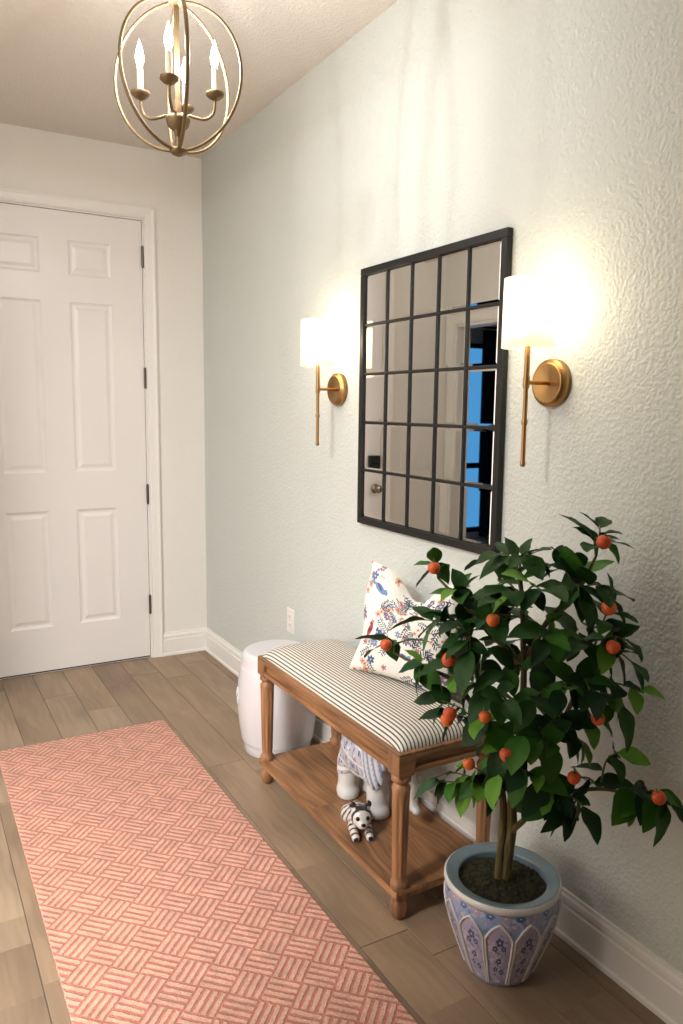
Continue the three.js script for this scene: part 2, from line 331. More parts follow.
// ------------------------------------------------------------------ sconces
const linen = noise2(55, 128);
const linenTex = dataTex(256, 256, (u, v) => { const k = 205 + 50 * (0.5 * linen(u * 128, v * 16) + 0.5 * linen(u * 16, v * 128)); return [k, k * 0.985, k * 0.95]; }, true, [4, 2]);
function sconce(z, label) {
  const t = thing('wall_sconce', label, 'wall lamp', [0, 1.525, z], 0, 'brass wall sconces beside the mirror');
  const bp = lathe([[0, 0.022], [0.012, 0.0225], [0.03, 0.026], [0.05, 0.030], [0.055, 0.0285], [0.056, 0.022], [0.0625, 0.020], [0.064, 0.016], [0.064, 0], [0, 0]], 48); bp.rotateZ(Math.PI / 2); add('backplate', bp, M.brass, t);
  const arm = new THREE.CylinderGeometry(0.006, 0.006, 0.08, 16); arm.rotateZ(Math.PI / 2); arm.translate(-0.06, 0, 0); add('arm', arm, M.brass, t);
  const rod = lathe([[0, -0.222], [0.0055, -0.222], [0.0075, -0.218], [0.0075, -0.21], [0.0062, -0.206], [0.0062, -0.112], [0.0085, -0.109], [0.0085, -0.099], [0.0062, -0.096], [0.0062, -0.018], [0.009, -0.012], [0.009, 0.012], [0.0075, 0.018], [0.0075, 0.12], [0, 0.12]], 20); rod.translate(-0.1, 0, 0); add('rod', rod, M.brass, t);
  const soc = new THREE.CylinderGeometry(0.014, 0.012, 0.045, 20); soc.translate(-0.1, 0.135, 0); add('socket', soc, M.brass, t);
  const R = 0.068, yb = 0.088, yt = 0.264;
  const sh = lathe([[R, yb], [R * 0.985, yt], [R * 0.985 - 0.0015, yt], [R - 0.0015, yb], [R, yb]], 56); sh.translate(-0.1, 0, 0);
  add('lamp_shade', sh, phys({ color: '#fff8ea', map: linenTex, roughness: 0.95, transmission: 0.5, thickness: 0, emissive: new THREE.Color().setRGB(1, 0.9, 0.68), emissiveIntensity: 0.25, side: THREE.DoubleSide }), t);
  const sp = [0, 1, 2].map(k => { const g = new THREE.CylinderGeometry(0.0015, 0.0015, R, 6); g.rotateZ(Math.PI / 2); g.translate(R / 2, 0.155, 0); g.rotateY(k * 2.094); g.translate(-0.1, 0, 0); return g; }); add('spider', merge(sp), M.brass, t);
  const b = lathe([[0, 0.055], [0.012, 0.052], [0.02, 0.04], [0.0225, 0.026], [0.018, 0.01], [0.011, 0], [0, 0]], 24); b.translate(-0.1, 0.158, 0);
  add('bulb', b, std({ color: '#fff4dd', emissive: new THREE.Color().setRGB(...LAMP.sconceColor), emissiveIntensity: 6 }), t);
  const l = new THREE.PointLight(new THREE.Color().setRGB(...LAMP.sconceColor), LAMP.sconce, 0, 2); l.name = 'sconce_light'; l.position.set(-0.1, 0.185, 0); l.castShadow = true; t.add(l);
}
sconce(2.755, 'brass wall sconce with white drum shade nearer the citrus tree');
sconce(1.588, 'brass wall sconce with white drum shade nearer the front door');

// ------------------------------------------------------------------ chandelier
{
  const t = thing('orb_chandelier', 'brass orb chandelier with four lit candle bulbs', 'chandelier', [-0.804, 2.366, 2.059]);
  const R = 0.196, m = M.agedBrass;
  for (const a of [20, 80, 140]) {
    const g = new THREE.TorusGeometry(R, 0.0042, 8, 96); g.scale(0.955, 1, 1.35); g.rotateY(THREE.MathUtils.degToRad(a)); add('ring', g, m, t);
  }
  add('top_hub', lathe([[0, 0.215], [0.007, 0.214], [0.009, 0.206], [0.024, 0.203], [0.026, 0.196], [0.02, 0.188], [0, 0.186]], 28), m, t);
  add('bottom_hub', lathe([[0, -0.184], [0.012, -0.186], [0.024, -0.19], [0.026, -0.197], [0.018, -0.205], [0.008, -0.209], [0, -0.212]], 28), m, t);
  add('stem', lathe([[0, 0.19], [0.0075, 0.19], [0.0075, -0.06], [0.011, -0.064], [0.011, -0.1], [0.009, -0.104], [0.009, -0.185], [0, -0.185]], 20), m, t);
  add('arm_cup', lathe([[0, -0.098], [0.024, -0.1], [0.034, -0.108], [0.034, -0.114], [0.029, -0.13], [0.018, -0.14], [0.011, -0.145], [0.009, -0.158], [0, -0.158]], 32), m, t);
  const AR = 0.105, bm = std({ color: '#fff6e6', emissive: new THREE.Color().setRGB(...LAMP.bulbColor), emissiveIntensity: 9 });
  const ivory = std({ color: '#e8dcc0', roughness: 0.55 });
  for (let k = 0; k < 4; k++) {
    const a = THREE.MathUtils.degToRad(30 + k * 90), D = (r, y) => V(Math.cos(a) * r, y, Math.sin(a) * r);
    const arm = add('arm', tube([D(0.012, -0.12), D(0.03, -0.102), D(0.05, -0.106), D(0.078, -0.11), D(0.099, -0.096), D(AR, -0.065), D(AR, -0.05)], 0.0042, 28, 8), m, t);
    const place = (g) => { g.translate(Math.cos(a) * AR, 0, Math.sin(a) * AR); return g; };
    add('drip_cup', place(lathe([[0, -0.06], [0.006, -0.06], [0.016, -0.055], [0.025, -0.047], [0.0265, -0.04], [0.024, -0.04], [0.012, -0.048], [0, -0.048]], 24)), m, arm);
    add('candle_sleeve', place(lathe([[0, -0.048], [0.0085, -0.048], [0.0085, 0.022], [0.007, 0.026], [0, 0.026]], 18)), ivory, arm);
    add('bulb', place(lathe([[0, 0.026], [0.006, 0.028], [0.011, 0.04], [0.0125, 0.052], [0.010, 0.068], [0.005, 0.085], [0.0015, 0.098], [0, 0.1]], 18)), bm, arm);
    const l = new THREE.PointLight(new THREE.Color().setRGB(...LAMP.bulbColor), LAMP.bulb, 0, 2); l.name = 'candle_light'; l.position.copy(D(AR, 0.055)); l.castShadow = true; l.shadow.radius = 0.35; t.add(l);
  }
  add('rod', lathe([[0, 0.20], [0.0045, 0.20], [0.0045, 0.435], [0, 0.435]], 12), m, t);
  add('canopy', lathe([[0, 0.412], [0.012, 0.413], [0.03, 0.425], [0.058, 0.434], [0.062, 0.4455], [0, 0.4455]], 36), m, t);
}

// ------------------------------------------------------------------ bench
const BX0 = -0.395, BX1 = -0.032, BZ0 = 1.668, BZ1 = 2.638, BT = 0.508;
{
  const t = thing('upholstered_bench', 'rustic wooden entry bench with striped cushion top and lower shelf', 'bench', [(BX0 + BX1) / 2, 0, (BZ0 + BZ1) / 2]);
  const hx = (BX1 - BX0) / 2, hz = (BZ1 - BZ0) / 2, lg = 0.026, yb = BT - 0.07;
  const W = (g, swap, s = 1) => metricUV(g, R0() * 3, R0() * 3, swap);
  for (const sx of [-1, 1]) for (const sz of [-1, 1]) {
    const x = sx * (hx - 0.028), z = sz * (hz - 0.028);
    // turned, fluted leg with bun foot
    const prof = [[0, 0], [0.015, 0], [0.02, 0.006], [0.0245, 0.022], [0.025, 0.04], [0.021, 0.056], [0.018, 0.060], [0.022, 0.064], [0.0245, 0.07], [0.0245, 0.098], [0.026, 0.102], [0.026, 0.112], [0.0205, 0.118], [0.0195, 0.128], [0.021, 0.14], [0.0255, 0.36], [0.026, 0.385], [0.0275, 0.396], [0.024, 0.404], [0.019, 0.410], [0.0195, 0.414], [0.028, 0.42], [0.0285, 0.43], [0.026, 0.44], [0, 0.44]];
    const g = lathe(prof, 64), p = g.attributes.position;
    for (let i = 0; i < p.count; i++) { const y = p.getY(i), f = smooth(0.126, 0.142, y) * smooth(0.388, 0.37, y); if (f > 0) { const a = Math.atan2(p.getZ(i), p.getX(i)), k = 1 - 0.11 * f * Math.pow(Math.abs(Math.cos(a * 4)), 3); p.setX(i, p.getX(i) * k); p.setZ(i, p.getZ(i) * k); } }
    // more rings where the flutes run
    g.computeVertexNormals(); const uv = g.attributes.uv; for (let i = 0; i < uv.count; i++) uv.setXY(i, uv.getX(i) * 0.16 + x, p.getY(i) + z);
    g.translate(x, 0, z); add('leg', g, M.bench, t);
    add('corner_block', W(rbox(x - 0.0285, x + 0.0285, yb, BT - 0.008, z - 0.0285, z + 0.0285, 0.003), true), M.bench, t);
  }
  for (const s of [-1, 1]) {
    const xo = s * hx, rail = add('rail', W(box(Math.min(xo, xo - s * 0.028) + (s < 0 ? 0.013 : 0), Math.max(xo, xo - s * 0.028) - (s > 0 ? 0.013 : 0), yb + 0.006, BT - 0.008, -hz + 0.0565, hz - 0.0565)), M.bench, t);
    for (const [ya, yc] of [[yb + 0.006, yb + 0.021], [yb + 0.046, yb + 0.062]]) add('moulding', W(rbox(Math.min(xo, xo - s * 0.016), Math.max(xo, xo - s * 0.016), ya, yc, -hz + 0.0565, hz - 0.0565, 0.003)), M.bench, rail);
    const zo = s * hz, rail2 = add('rail', W(box(-hx + 0.0565, hx - 0.0565, yb + 0.006, BT - 0.008, Math.min(zo, zo - s * 0.028) + (s < 0 ? 0.013 : 0), Math.max(zo, zo - s * 0.028) - (s > 0 ? 0.013 : 0)), true), M.bench, t);
    for (const [ya, yc] of [[yb + 0.006, yb + 0.021], [yb + 0.046, yb + 0.062]]) add('moulding', W(rbox(-hx + 0.0565, hx - 0.0565, ya, yc, Math.min(zo, zo - s * 0.016), Math.max(zo, zo - s * 0.016), 0.003), true), M.bench, rail2);
  }
  add('seat_board', W(rbox(-hx, hx, BT - 0.0085, BT, -hz, hz, 0.003)), M.bench, t);
  // shelf in three boards
  const sx0 = -hx + 0.002, sw = (2 * hx - 0.004) / 3;
  const shelf = add('shelf', W(rbox(sx0, -sx0, 0.070, 0.086, -hz + 0.002, hz - 0.002, 0.004)), M.bench, t);
  for (let k = 0; k < 3; k++) add('board', W(rbox(sx0 + k * sw + 0.0004, sx0 + (k + 1) * sw - 0.0004, 0.084, 0.095, -hz + 0.002, hz - 0.002, 0.0012, 1)), M.bench, shelf);
  // cushion
  const cw = hx - 0.014, cl = hz - 0.014, ch = 0.05, nu = 48, nv = 96, pos = [], uv = [], idx = [];
  const mapc = (s) => Math.sign(s) * (1 - Math.pow(1 - Math.abs(s), 2.1));
  for (let j = 0; j <= nv; j++) { let arc = 0, px = null, py = 0; const row = [];
    for (let i = 0; i <= nu; i++) {
      const a = mapc(-1 + 2 * i / nu), b = mapc(-1 + 2 * j / nv);
      const fx = 1 - Math.pow(Math.abs(a), 4.5), fz = 1 - Math.pow(Math.abs(b), 14);
      const y = ch * Math.pow(Math.max(fx, 0), 0.5) * Math.pow(Math.max(fz, 0), 0.5), x = a * cw, z = b * cl;
      if (px !== null) arc += Math.hypot(x - px, y - py); px = x; py = y; row.push([x, y, z, arc]);
    }
    for (const [x, y, z, ar] of row) { pos.push(x, BT + y, z); uv.push(ar - arc / 2, z); }
  }
  for (let j = 0; j < nv; j++) for (let i = 0; i < nu; i++) { const A = j * (nu + 1) + i; idx.push(A, A + nu + 1, A + 1, A + 1, A + nu + 1, A + nu + 2); }
  const g = new THREE.BufferGeometry(); g.setAttribute('position', new THREE.Float32BufferAttribute(pos, 3)); g.setAttribute('uv', new THREE.Float32BufferAttribute(uv, 2)); g.setIndex(idx); g.computeVertexNormals();
  const tk = noise2(66, 128);
  const tex = dataTex(512, 256, (u, v) => { const ph = (u * 8) % 1, n = 0.9 + 0.14 * tk(u * 128, v * 128), s = smooth(0.19, 0.15, Math.abs(ph - 0.5)) ; return [(238 + (62 - 238) * s) * n, (231 + (62 - 231) * s) * n, (215 + (70 - 215) * s) * n]; }, true, [10, 10]);
  add('cushion', g, std({ map: tex, roughness: 0.92, side: THREE.DoubleSide }), t);
}

// ------------------------------------------------------------------ floral pillow leaning on the wall
{
  const tex = canvasTex(1024, 1024, (c, w, h) => {
    const r = rng(301); c.fillStyle = '#f6f1e8'; c.fillRect(0, 0, w, h);
    const blob = (x, y, s, col, n = 7, k = 0.45) => { c.fillStyle = col; c.beginPath(); for (let i = 0; i <= n * 3; i++) { const a = i / (n * 3) * 6.283, q = s * (1 - k + k * Math.abs(Math.sin(a * n / 2))) * (0.85 + 0.3 * r()); const X = x + Math.cos(a) * q, Y = y + Math.sin(a) * q; i ? c.lineTo(X, Y) : c.moveTo(X, Y); } c.closePath(); c.fill(); };
    const leaf = (x, y, s, a, col) => { c.fillStyle = col; c.save(); c.translate(x, y); c.rotate(a); c.beginPath(); c.moveTo(0, 0); c.quadraticCurveTo(s * 0.5, -s * 0.28, s, 0); c.quadraticCurveTo(s * 0.5, s * 0.28, 0, 0); c.fill(); c.restore(); };
    const sprig = (x, y, a, col, n = 7) => { c.strokeStyle = col; c.lineWidth = 5; c.beginPath(); let X = x, Y = y; c.moveTo(X, Y); for (let i = 0; i < n; i++) { a += (r() - 0.5) * 0.5; X += Math.cos(a) * 24; Y += Math.sin(a) * 24; c.lineTo(X, Y); } c.stroke(); X = x; Y = y; for (let i = 0; i < n; i++) { X += Math.cos(a) * 24; Y += Math.sin(a) * 24; leaf(X, Y, 34 + r() * 16, a + 0.9, col); leaf(X, Y, 34 + r() * 16, a - 0.9, col); } };
    const ink = ['#4c5568', '#5f6b7d', '#39404e'], soft = ['#e6b9a2', '#d99a86', '#c98f92', '#e9cdb6'];
    for (let i = 0; i < 44; i++) sprig(r() * w, r() * h, r() * 6.283, ink[Math.floor(r() * 3)], 4 + Math.floor(r() * 4));
    for (let i = 0; i < 60; i++) { const x = r() * w, y = r() * h, s = 20 + r() * 22; blob(x, y, s, soft[Math.floor(r() * 4)], 5); blob(x, y, s * 0.35, '#b4503c', 5); }
    for (let i = 0; i < 26; i++) { const x = r() * w, y = r() * h; blob(x, y, 30 + r() * 30, ['#5f7aa6', '#7b93b8', '#46618f', '#8b6f93'][Math.floor(r() * 4)], 6); blob(x, y, 12, '#e8ddc8', 5); }
    const bird = (x, y, s, a, col, col2) => { c.save(); c.translate(x, y); c.rotate(a); c.fillStyle = col; c.beginPath(); c.ellipse(0, 0, s, s * 0.45, 0, 0, 6.283); c.fill(); c.beginPath(); c.arc(s * 0.95, -s * 0.3, s * 0.36, 0, 6.283); c.fill(); leaf(-s * 0.6, 0, -s * 1.3, -0.15, col); c.fillStyle = col2; c.beginPath(); c.ellipse(-s * 0.15, -s * 0.1, s * 0.6, s * 0.2, 0.3, 0, 6.283); c.fill(); c.restore(); };
    c.fillStyle = '#f6f1e8'; for (const [x, y, q] of [[210, 190, 100], [180, 600, 90], [640, 760, 80]]) { c.beginPath(); c.arc(x, y, q, 0, 6.283); c.fill(); }
    bird(215, 190, 75, 0.35, '#7796bd', '#4d6a98'); bird(175, 600, 66, -0.9, '#a8434f', '#7a2f3d'); bird(640, 760, 60, 0.2, '#7f97bd', '#56719f');
  });
  const S = 0.19, T = 0.07, n = 36, pos = [], uv = [], idx = [];
  for (const side of [1, -1]) { const off = pos.length / 3;
    for (let j = 0; j <= n; j++) for (let i = 0; i <= n; i++) {
      const u = -1 + 2 * i / n, v = -1 + 2 * j / n, th = T * Math.pow((1 - u * u) * (1 - v * v), 0.42);
      let x = S * u * (1 - 0.13 * (1 - v * v)), y = S * v * (1 - 0.08 * (1 - u * u));
      const chop = Math.exp(-Math.pow((u - 0.12) / 0.42, 2)) * smooth(-0.1, 1, v); y -= 0.085 * chop;
      let z = side * th * (1 - 0.35 * chop) + 0.006 * Math.sin(u * 7 + v * 4) * (1 - u * u) * (1 - v * v);
      x += 0.008 * Math.sin(v * 5) * u;
      pos.push(x, y, z); uv.push((u + 1) / 2, (v + 1) / 2);
    }
    for (let j = 0; j < n; j++) for (let i = 0; i < n; i++) { const A = off + j * (n + 1) + i, B = A + 1, C = A + n + 1, D = C + 1; side > 0 ? idx.push(A, B, C, B, D, C) : idx.push(A, C, B, B, C, D); }
  }
  let g = new THREE.BufferGeometry(); g.setAttribute('position', new THREE.Float32BufferAttribute(pos, 3)); g.setAttribute('uv', new THREE.Float32BufferAttribute(uv, 2)); g.setIndex(idx); g.computeVertexNormals();
  const t = thing('throw_pillow', 'cream throw pillow with floral bird print on striped bench', 'pillow', [-0.122, 0.738, 2.27]);
  t.rotation.order = 'YXZ'; t.rotation.set(-0.2, -Math.PI / 2 + 0.42, -0.06);
  add('cover', g, std({ map: tex, roughness: 0.9, side: THREE.DoubleSide }), t);
}

// ------------------------------------------------------------------ ceramic garden stool
{
  const t = thing('garden_stool', 'white ceramic drum garden stool behind the bench', 'stool', [-0.197, 0, 1.425]);
  add('body', lathe([[0, 0], [0.132, 0], [0.142, 0.004], [0.1445, 0.03], [0.150, 0.05], [0.1525, 0.052], [0.1535, 0.056], [0.165, 0.13], [0.170, 0.20], [0.1705, 0.24], [0.167, 0.31], [0.1575, 0.366], [0.1565, 0.372], [0.1535, 0.374], [0.1515, 0.392], [0.148, 0.418], [0.144, 0.428], [0.136, 0.434], [0.128, 0.437], [0.06, 0.4375], [0, 0.4375]], 72), M.ceramic, t);
  // pierced coin motif on the sides
  for (const a of [3.42, 0.28]) {
    const e = [];
    for (let k = 0; k < 4; k++) { const g = new THREE.TorusGeometry(0.016, 0.0028, 8, 20); g.rotateY(Math.PI / 2); const b = k * Math.PI / 2; g.translate(0, 0.245 + Math.sin(b) * 0.018, Math.cos(b) * 0.018); g.translate(0.1695, 0, 0); g.rotateY(-a); e.push(g); }
    add('coin_motif', merge(e), M.ceramic, t);
    const hgeo = new THREE.CylinderGeometry(0.008, 0.008, 0.004, 16); hgeo.rotateZ(Math.PI / 2); hgeo.translate(0.1698, 0.245, 0); hgeo.rotateY(-a); add('hole', hgeo, M.dark, t);
  }
}

// ------------------------------------------------------------------ sdf modelling for the ceramic animals
function sdfMesh(f, lo, hi, res) {
  const mc = new MarchingCubes(res, new THREE.MeshBasicMaterial(), false, false, 160000); mc.isolation = 0;
  const c = [0, 1, 2].map(k => (lo[k] + hi[k]) / 2), h = Math.max(hi[0] - lo[0], hi[1] - lo[1], hi[2] - lo[2]) / 2, hs = res / 2;
  for (let z = 0; z < res; z++) for (let y = 0; y < res; y++) for (let x = 0; x < res; x++) mc.field[z * res * res + y * res + x] = -f(c[0] + (x - hs) / hs * h, c[1] + (y - hs) / hs * h, c[2] + (z - hs) / hs * h) * 100;
  mc.update();
  const n = mc.count, p = new Float32Array(n * 3);
  for (let i = 0; i < n; i++) for (let k = 0; k < 3; k++) p[i * 3 + k] = mc.positionArray[i * 3 + k] * h + c[k];
  let g = new THREE.BufferGeometry(); g.setAttribute('position', new THREE.BufferAttribute(p, 3)); g = mergeVertices(g, 1e-5); g.computeVertexNormals(); return g;
}
const smin = (a, b, k) => { const h = clamp(0.5 + 0.5 * (b - a) / k, 0, 1); return b + (a - b) * h - k * h * (1 - h); };
const cap = (x, y, z, a, b, r0, r1) => { const dx = b[0] - a[0], dy = b[1] - a[1], dz = b[2] - a[2], t = clamp(((x - a[0]) * dx + (y - a[1]) * dy + (z - a[2]) * dz) / (dx * dx + dy * dy + dz * dz), 0, 1); return Math.hypot(x - a[0] - dx * t, y - a[1] - dy * t, z - a[2] - dz * t) - (r0 + (r1 - r0) * t); };
const ell = (x, y, z, c, r) => { const k = Math.hypot((x - c[0]) / r[0], (y - c[1]) / r[1], (z - c[2]) / r[2]); return (k - 1) * Math.min(...r); };
function paintVerts(g, fn) { const p = g.attributes.position, n = g.attributes.normal, c = new Float32Array(p.count * 3), col = new THREE.Color(); for (let i = 0; i < p.count; i++) { col.set(fn(p.getX(i), p.getY(i), p.getZ(i), n.getX(i), n.getY(i), n.getZ(i))); c[i * 3] = col.r; c[i * 3 + 1] = col.g; c[i * 3 + 2] = col.b; } g.setAttribute('color', new THREE.BufferAttribute(c, 3)); return g; }
const glaze = (o) => phys({ roughness: 0.3, clearcoat: 0.5, clearcoatRoughness: 0.15, ...o });
{
  const t = thing('ceramic_elephant', 'white and blue ceramic elephant figurine on bench shelf', 'figurine', [-0.175, 0.095, 2.165], 0.12);
  const f = (x, y, z) => {
    const ax = Math.abs(x);
    let d = ell(x, y, z, [0, 0.18, -0.01], [0.09, 0.098, 0.128]);
    for (const s of [-1, 1]) d = smin(d, cap(ax, y, z, [0.044, 0.13, s * 0.078 - 0.008], [0.047, 0.03, s * 0.082 - 0.006], 0.036, 0.034), 0.02);
    for (const s of [-1, 1]) d = smin(d, cap(ax, y, z, [0.047, 0.022, s * 0.082 - 0.006], [0.047, 0.014, s * 0.082], 0.039, 0.04), 0.006);
    d = smin(d, ell(x, y, z, [0, 0.225, 0.12], [0.058, 0.066, 0.056]), 0.03);
    d = smin(d, cap(x, y, z, [0, 0.215, 0.165], [0, 0.13, 0.195], 0.034, 0.022), 0.02); d = smin(d, cap(x, y, z, [0, 0.13, 0.195], [0, 0.075, 0.20], 0.022, 0.017), 0.01); d = smin(d, cap(x, y, z, [0, 0.075, 0.20], [0, 0.062, 0.222], 0.017, 0.014), 0.01);
    d = smin(d, cap(x, y, z, [0, 0.17, -0.135], [0, 0.09, -0.14], 0.007, 0.005), 0.012);
    return Math.max(d, -y);
  };
  const g = sdfMesh(f, [-0.16, -0.01, -0.16], [0.16, 0.32, 0.26], 72);
  add('body', g, glaze({ color: '#d9d8d3' }), t);
  const fold = (x, y, z, ax) => ell(ax, y, z, [0.084, 0.2, 0.098], [0.018, 0.085, 0.056]);
  for (const k of [-1, 1]) add('ear', paintVerts(sdfMesh((x, y, z) => fold(x, y, z, k * x) + 0.0018 * Math.sin(z * 230 + y * 60), k < 0 ? [-0.13, 0.1, 0.02] : [0.04, 0.1, 0.02], k < 0 ? [-0.04, 0.31, 0.17] : [0.13, 0.31, 0.17], 48), (x, y, z) => Math.sin(z * 230 + y * 60) > 0.25 ? '#8592b3' : '#cfd0d2'), glaze({ vertexColors: true }), t);
  for (const s of [-1, 1]) { add('tusk', taperTube([V(s * 0.028, 0.185, 0.165), V(s * 0.034, 0.165, 0.19), V(s * 0.033, 0.165, 0.213)], 0.007, 0.003), glaze({ color: '#efe9dc' }), t); const e = new THREE.SphereGeometry(0.006, 12, 10); e.translate(s * 0.047, 0.24, 0.153); add('eye', e, M.dark, t); }
  // saddle blanket
  const tex = canvasTex(512, 512, (c, w, h) => {
    const r = rng(404); c.fillStyle = '#b9bcc9'; c.fillRect(0, 0, w, h); c.fillStyle = '#5870a6'; c.fillRect(0, h * 0.36, w, h * 0.28);
    for (let i = 0; i < 260; i++) { c.fillStyle = ['#6f7fa8', '#8b8199', '#e3e2e0', '#4a5a86', '#9a8a8f'][Math.floor(r() * 5)]; c.beginPath(); c.ellipse(r() * w, r() * h, 6 + r() * 14, 4 + r() * 7, r() * 3, 0, 6.283); c.fill(); }
    c.strokeStyle = '#e6e3dd'; c.lineWidth = 12; for (const k of [0.03, 0.97]) { c.beginPath(); c.moveTo(w * k, 0); c.lineTo(w * k, h); c.stroke(); c.beginPath(); c.moveTo(0, h * k); c.lineTo(w, h * k); c.stroke(); }
    c.lineWidth = 7; for (let k = 0; k < 9; k++) { c.beginPath(); c.moveTo(0, h * k / 8); c.lineTo(w, h * ((k + 1) % 9) / 8); c.stroke(); c.beginPath(); c.arc(w * 0.5, h * (k + 0.5) / 9, 22, 0, 6.283); c.stroke(); }
  });
  const pos = [], uv = [], idx = [], nu = 24, nv = 30;
  for (let j = 0; j <= nv; j++) for (let i = 0; i <= nu; i++) { const zz = -0.112 + 0.165 * i / nu, a = (-1 + 2 * j / nv) * 2.35, q = Math.sqrt(Math.max(0.05, 1 - Math.pow((zz + 0.01) / 0.125, 2))) ; let k = 1.0; const dx = Math.sin(a), dy = Math.cos(a); let rr = 0.05; for (let s = 0; s < 70; s++) { const d = f(dx * rr, 0.175 + dy * rr, zz); if (d > 0.004) break; rr += 0.002; } pos.push(dx * rr, 0.175 + dy * rr, zz); uv.push(i / nu, j / nv); }
  for (let j = 0; j < nv; j++) for (let i = 0; i < nu; i++) { const A = j * (nu + 1) + i; idx.push(A, A + 1, A + nu + 1, A + 1, A + nu + 2, A + nu + 1); }
  const bg = new THREE.BufferGeometry(); bg.setAttribute('position', new THREE.Float32BufferAttribute(pos, 3)); bg.setAttribute('uv', new THREE.Float32BufferAttribute(uv, 2)); bg.setIndex(idx); bg.computeVertexNormals();
  const bl = add('saddle_blanket', bg, glaze({ map: tex, side: THREE.DoubleSide }), t); bl.userData.label = 'blue patterned saddle blanket';
}
{
  const t = thing('tiger_cub_figurine', 'small white ceramic tiger cub with black stripes beside elephant', 'figurine', [-0.315, 0.095, 2.30], -0.35);
  const f = (x, y, z) => {
    const ax = Math.abs(x);
    let d = ell(x, y, z, [0, 0.032, -0.03], [0.032, 0.032, 0.05]);
    d = smin(d, ell(ax, y, z, [0.026, 0.022, -0.055], [0.018, 0.024, 0.028]), 0.01);
    d = smin(d, ell(x, y, z, [0, 0.058, 0.028], [0.032, 0.030, 0.030]), 0.012);
    d = smin(d, ell(x, y, z, [0, 0.047, 0.054], [0.016, 0.013, 0.014]), 0.008);
    d = smin(d, ell(ax, y, z, [0.023, 0.087, 0.018], [0.010, 0.012, 0.005]), 0.004);
    d = smin(d, cap(ax, y, z, [0.022, 0.02, 0.01], [0.02, 0.010, 0.06], 0.013, 0.011), 0.006);
    d = smin(d, cap(x, y, z, [0.02, 0.014, -0.075], [0.045, 0.010, -0.04], 0.008, 0.007), 0.006);
    return Math.max(d, -y);
  };
  t.scale.setScalar(1.12);
  const g = sdfMesh(f, [-0.07, -0.006, -0.1], [0.07, 0.11, 0.09], 72);
  paintVerts(g, (x, y, z) => { const ax = Math.abs(x); const s = Math.sin((z * 1.0 + Math.sin(y * 70 + ax * 40) * 0.006) * 330 + ax * 60); const face = z > 0.045 && y > 0.03; const earIn = y > 0.083 && z > 0.018; if (earIn) return '#3a3433'; return (s > 0.42 && !face) ? '#23211f' : '#dcd6d0'; });
  add('body', g, glaze({ vertexColors: true }), t);
  for (const s of [-1, 1]) { const e = new THREE.SphereGeometry(0.0062, 12, 10); e.translate(s * 0.0135, 0.064, 0.053); add('eye', e, M.dark, t); }
  const n = new THREE.SphereGeometry(0.006, 12, 8); n.scale(1.1, 0.8, 0.8); n.translate(0, 0.051, 0.066); add('nose', n, M.dark, t);
}

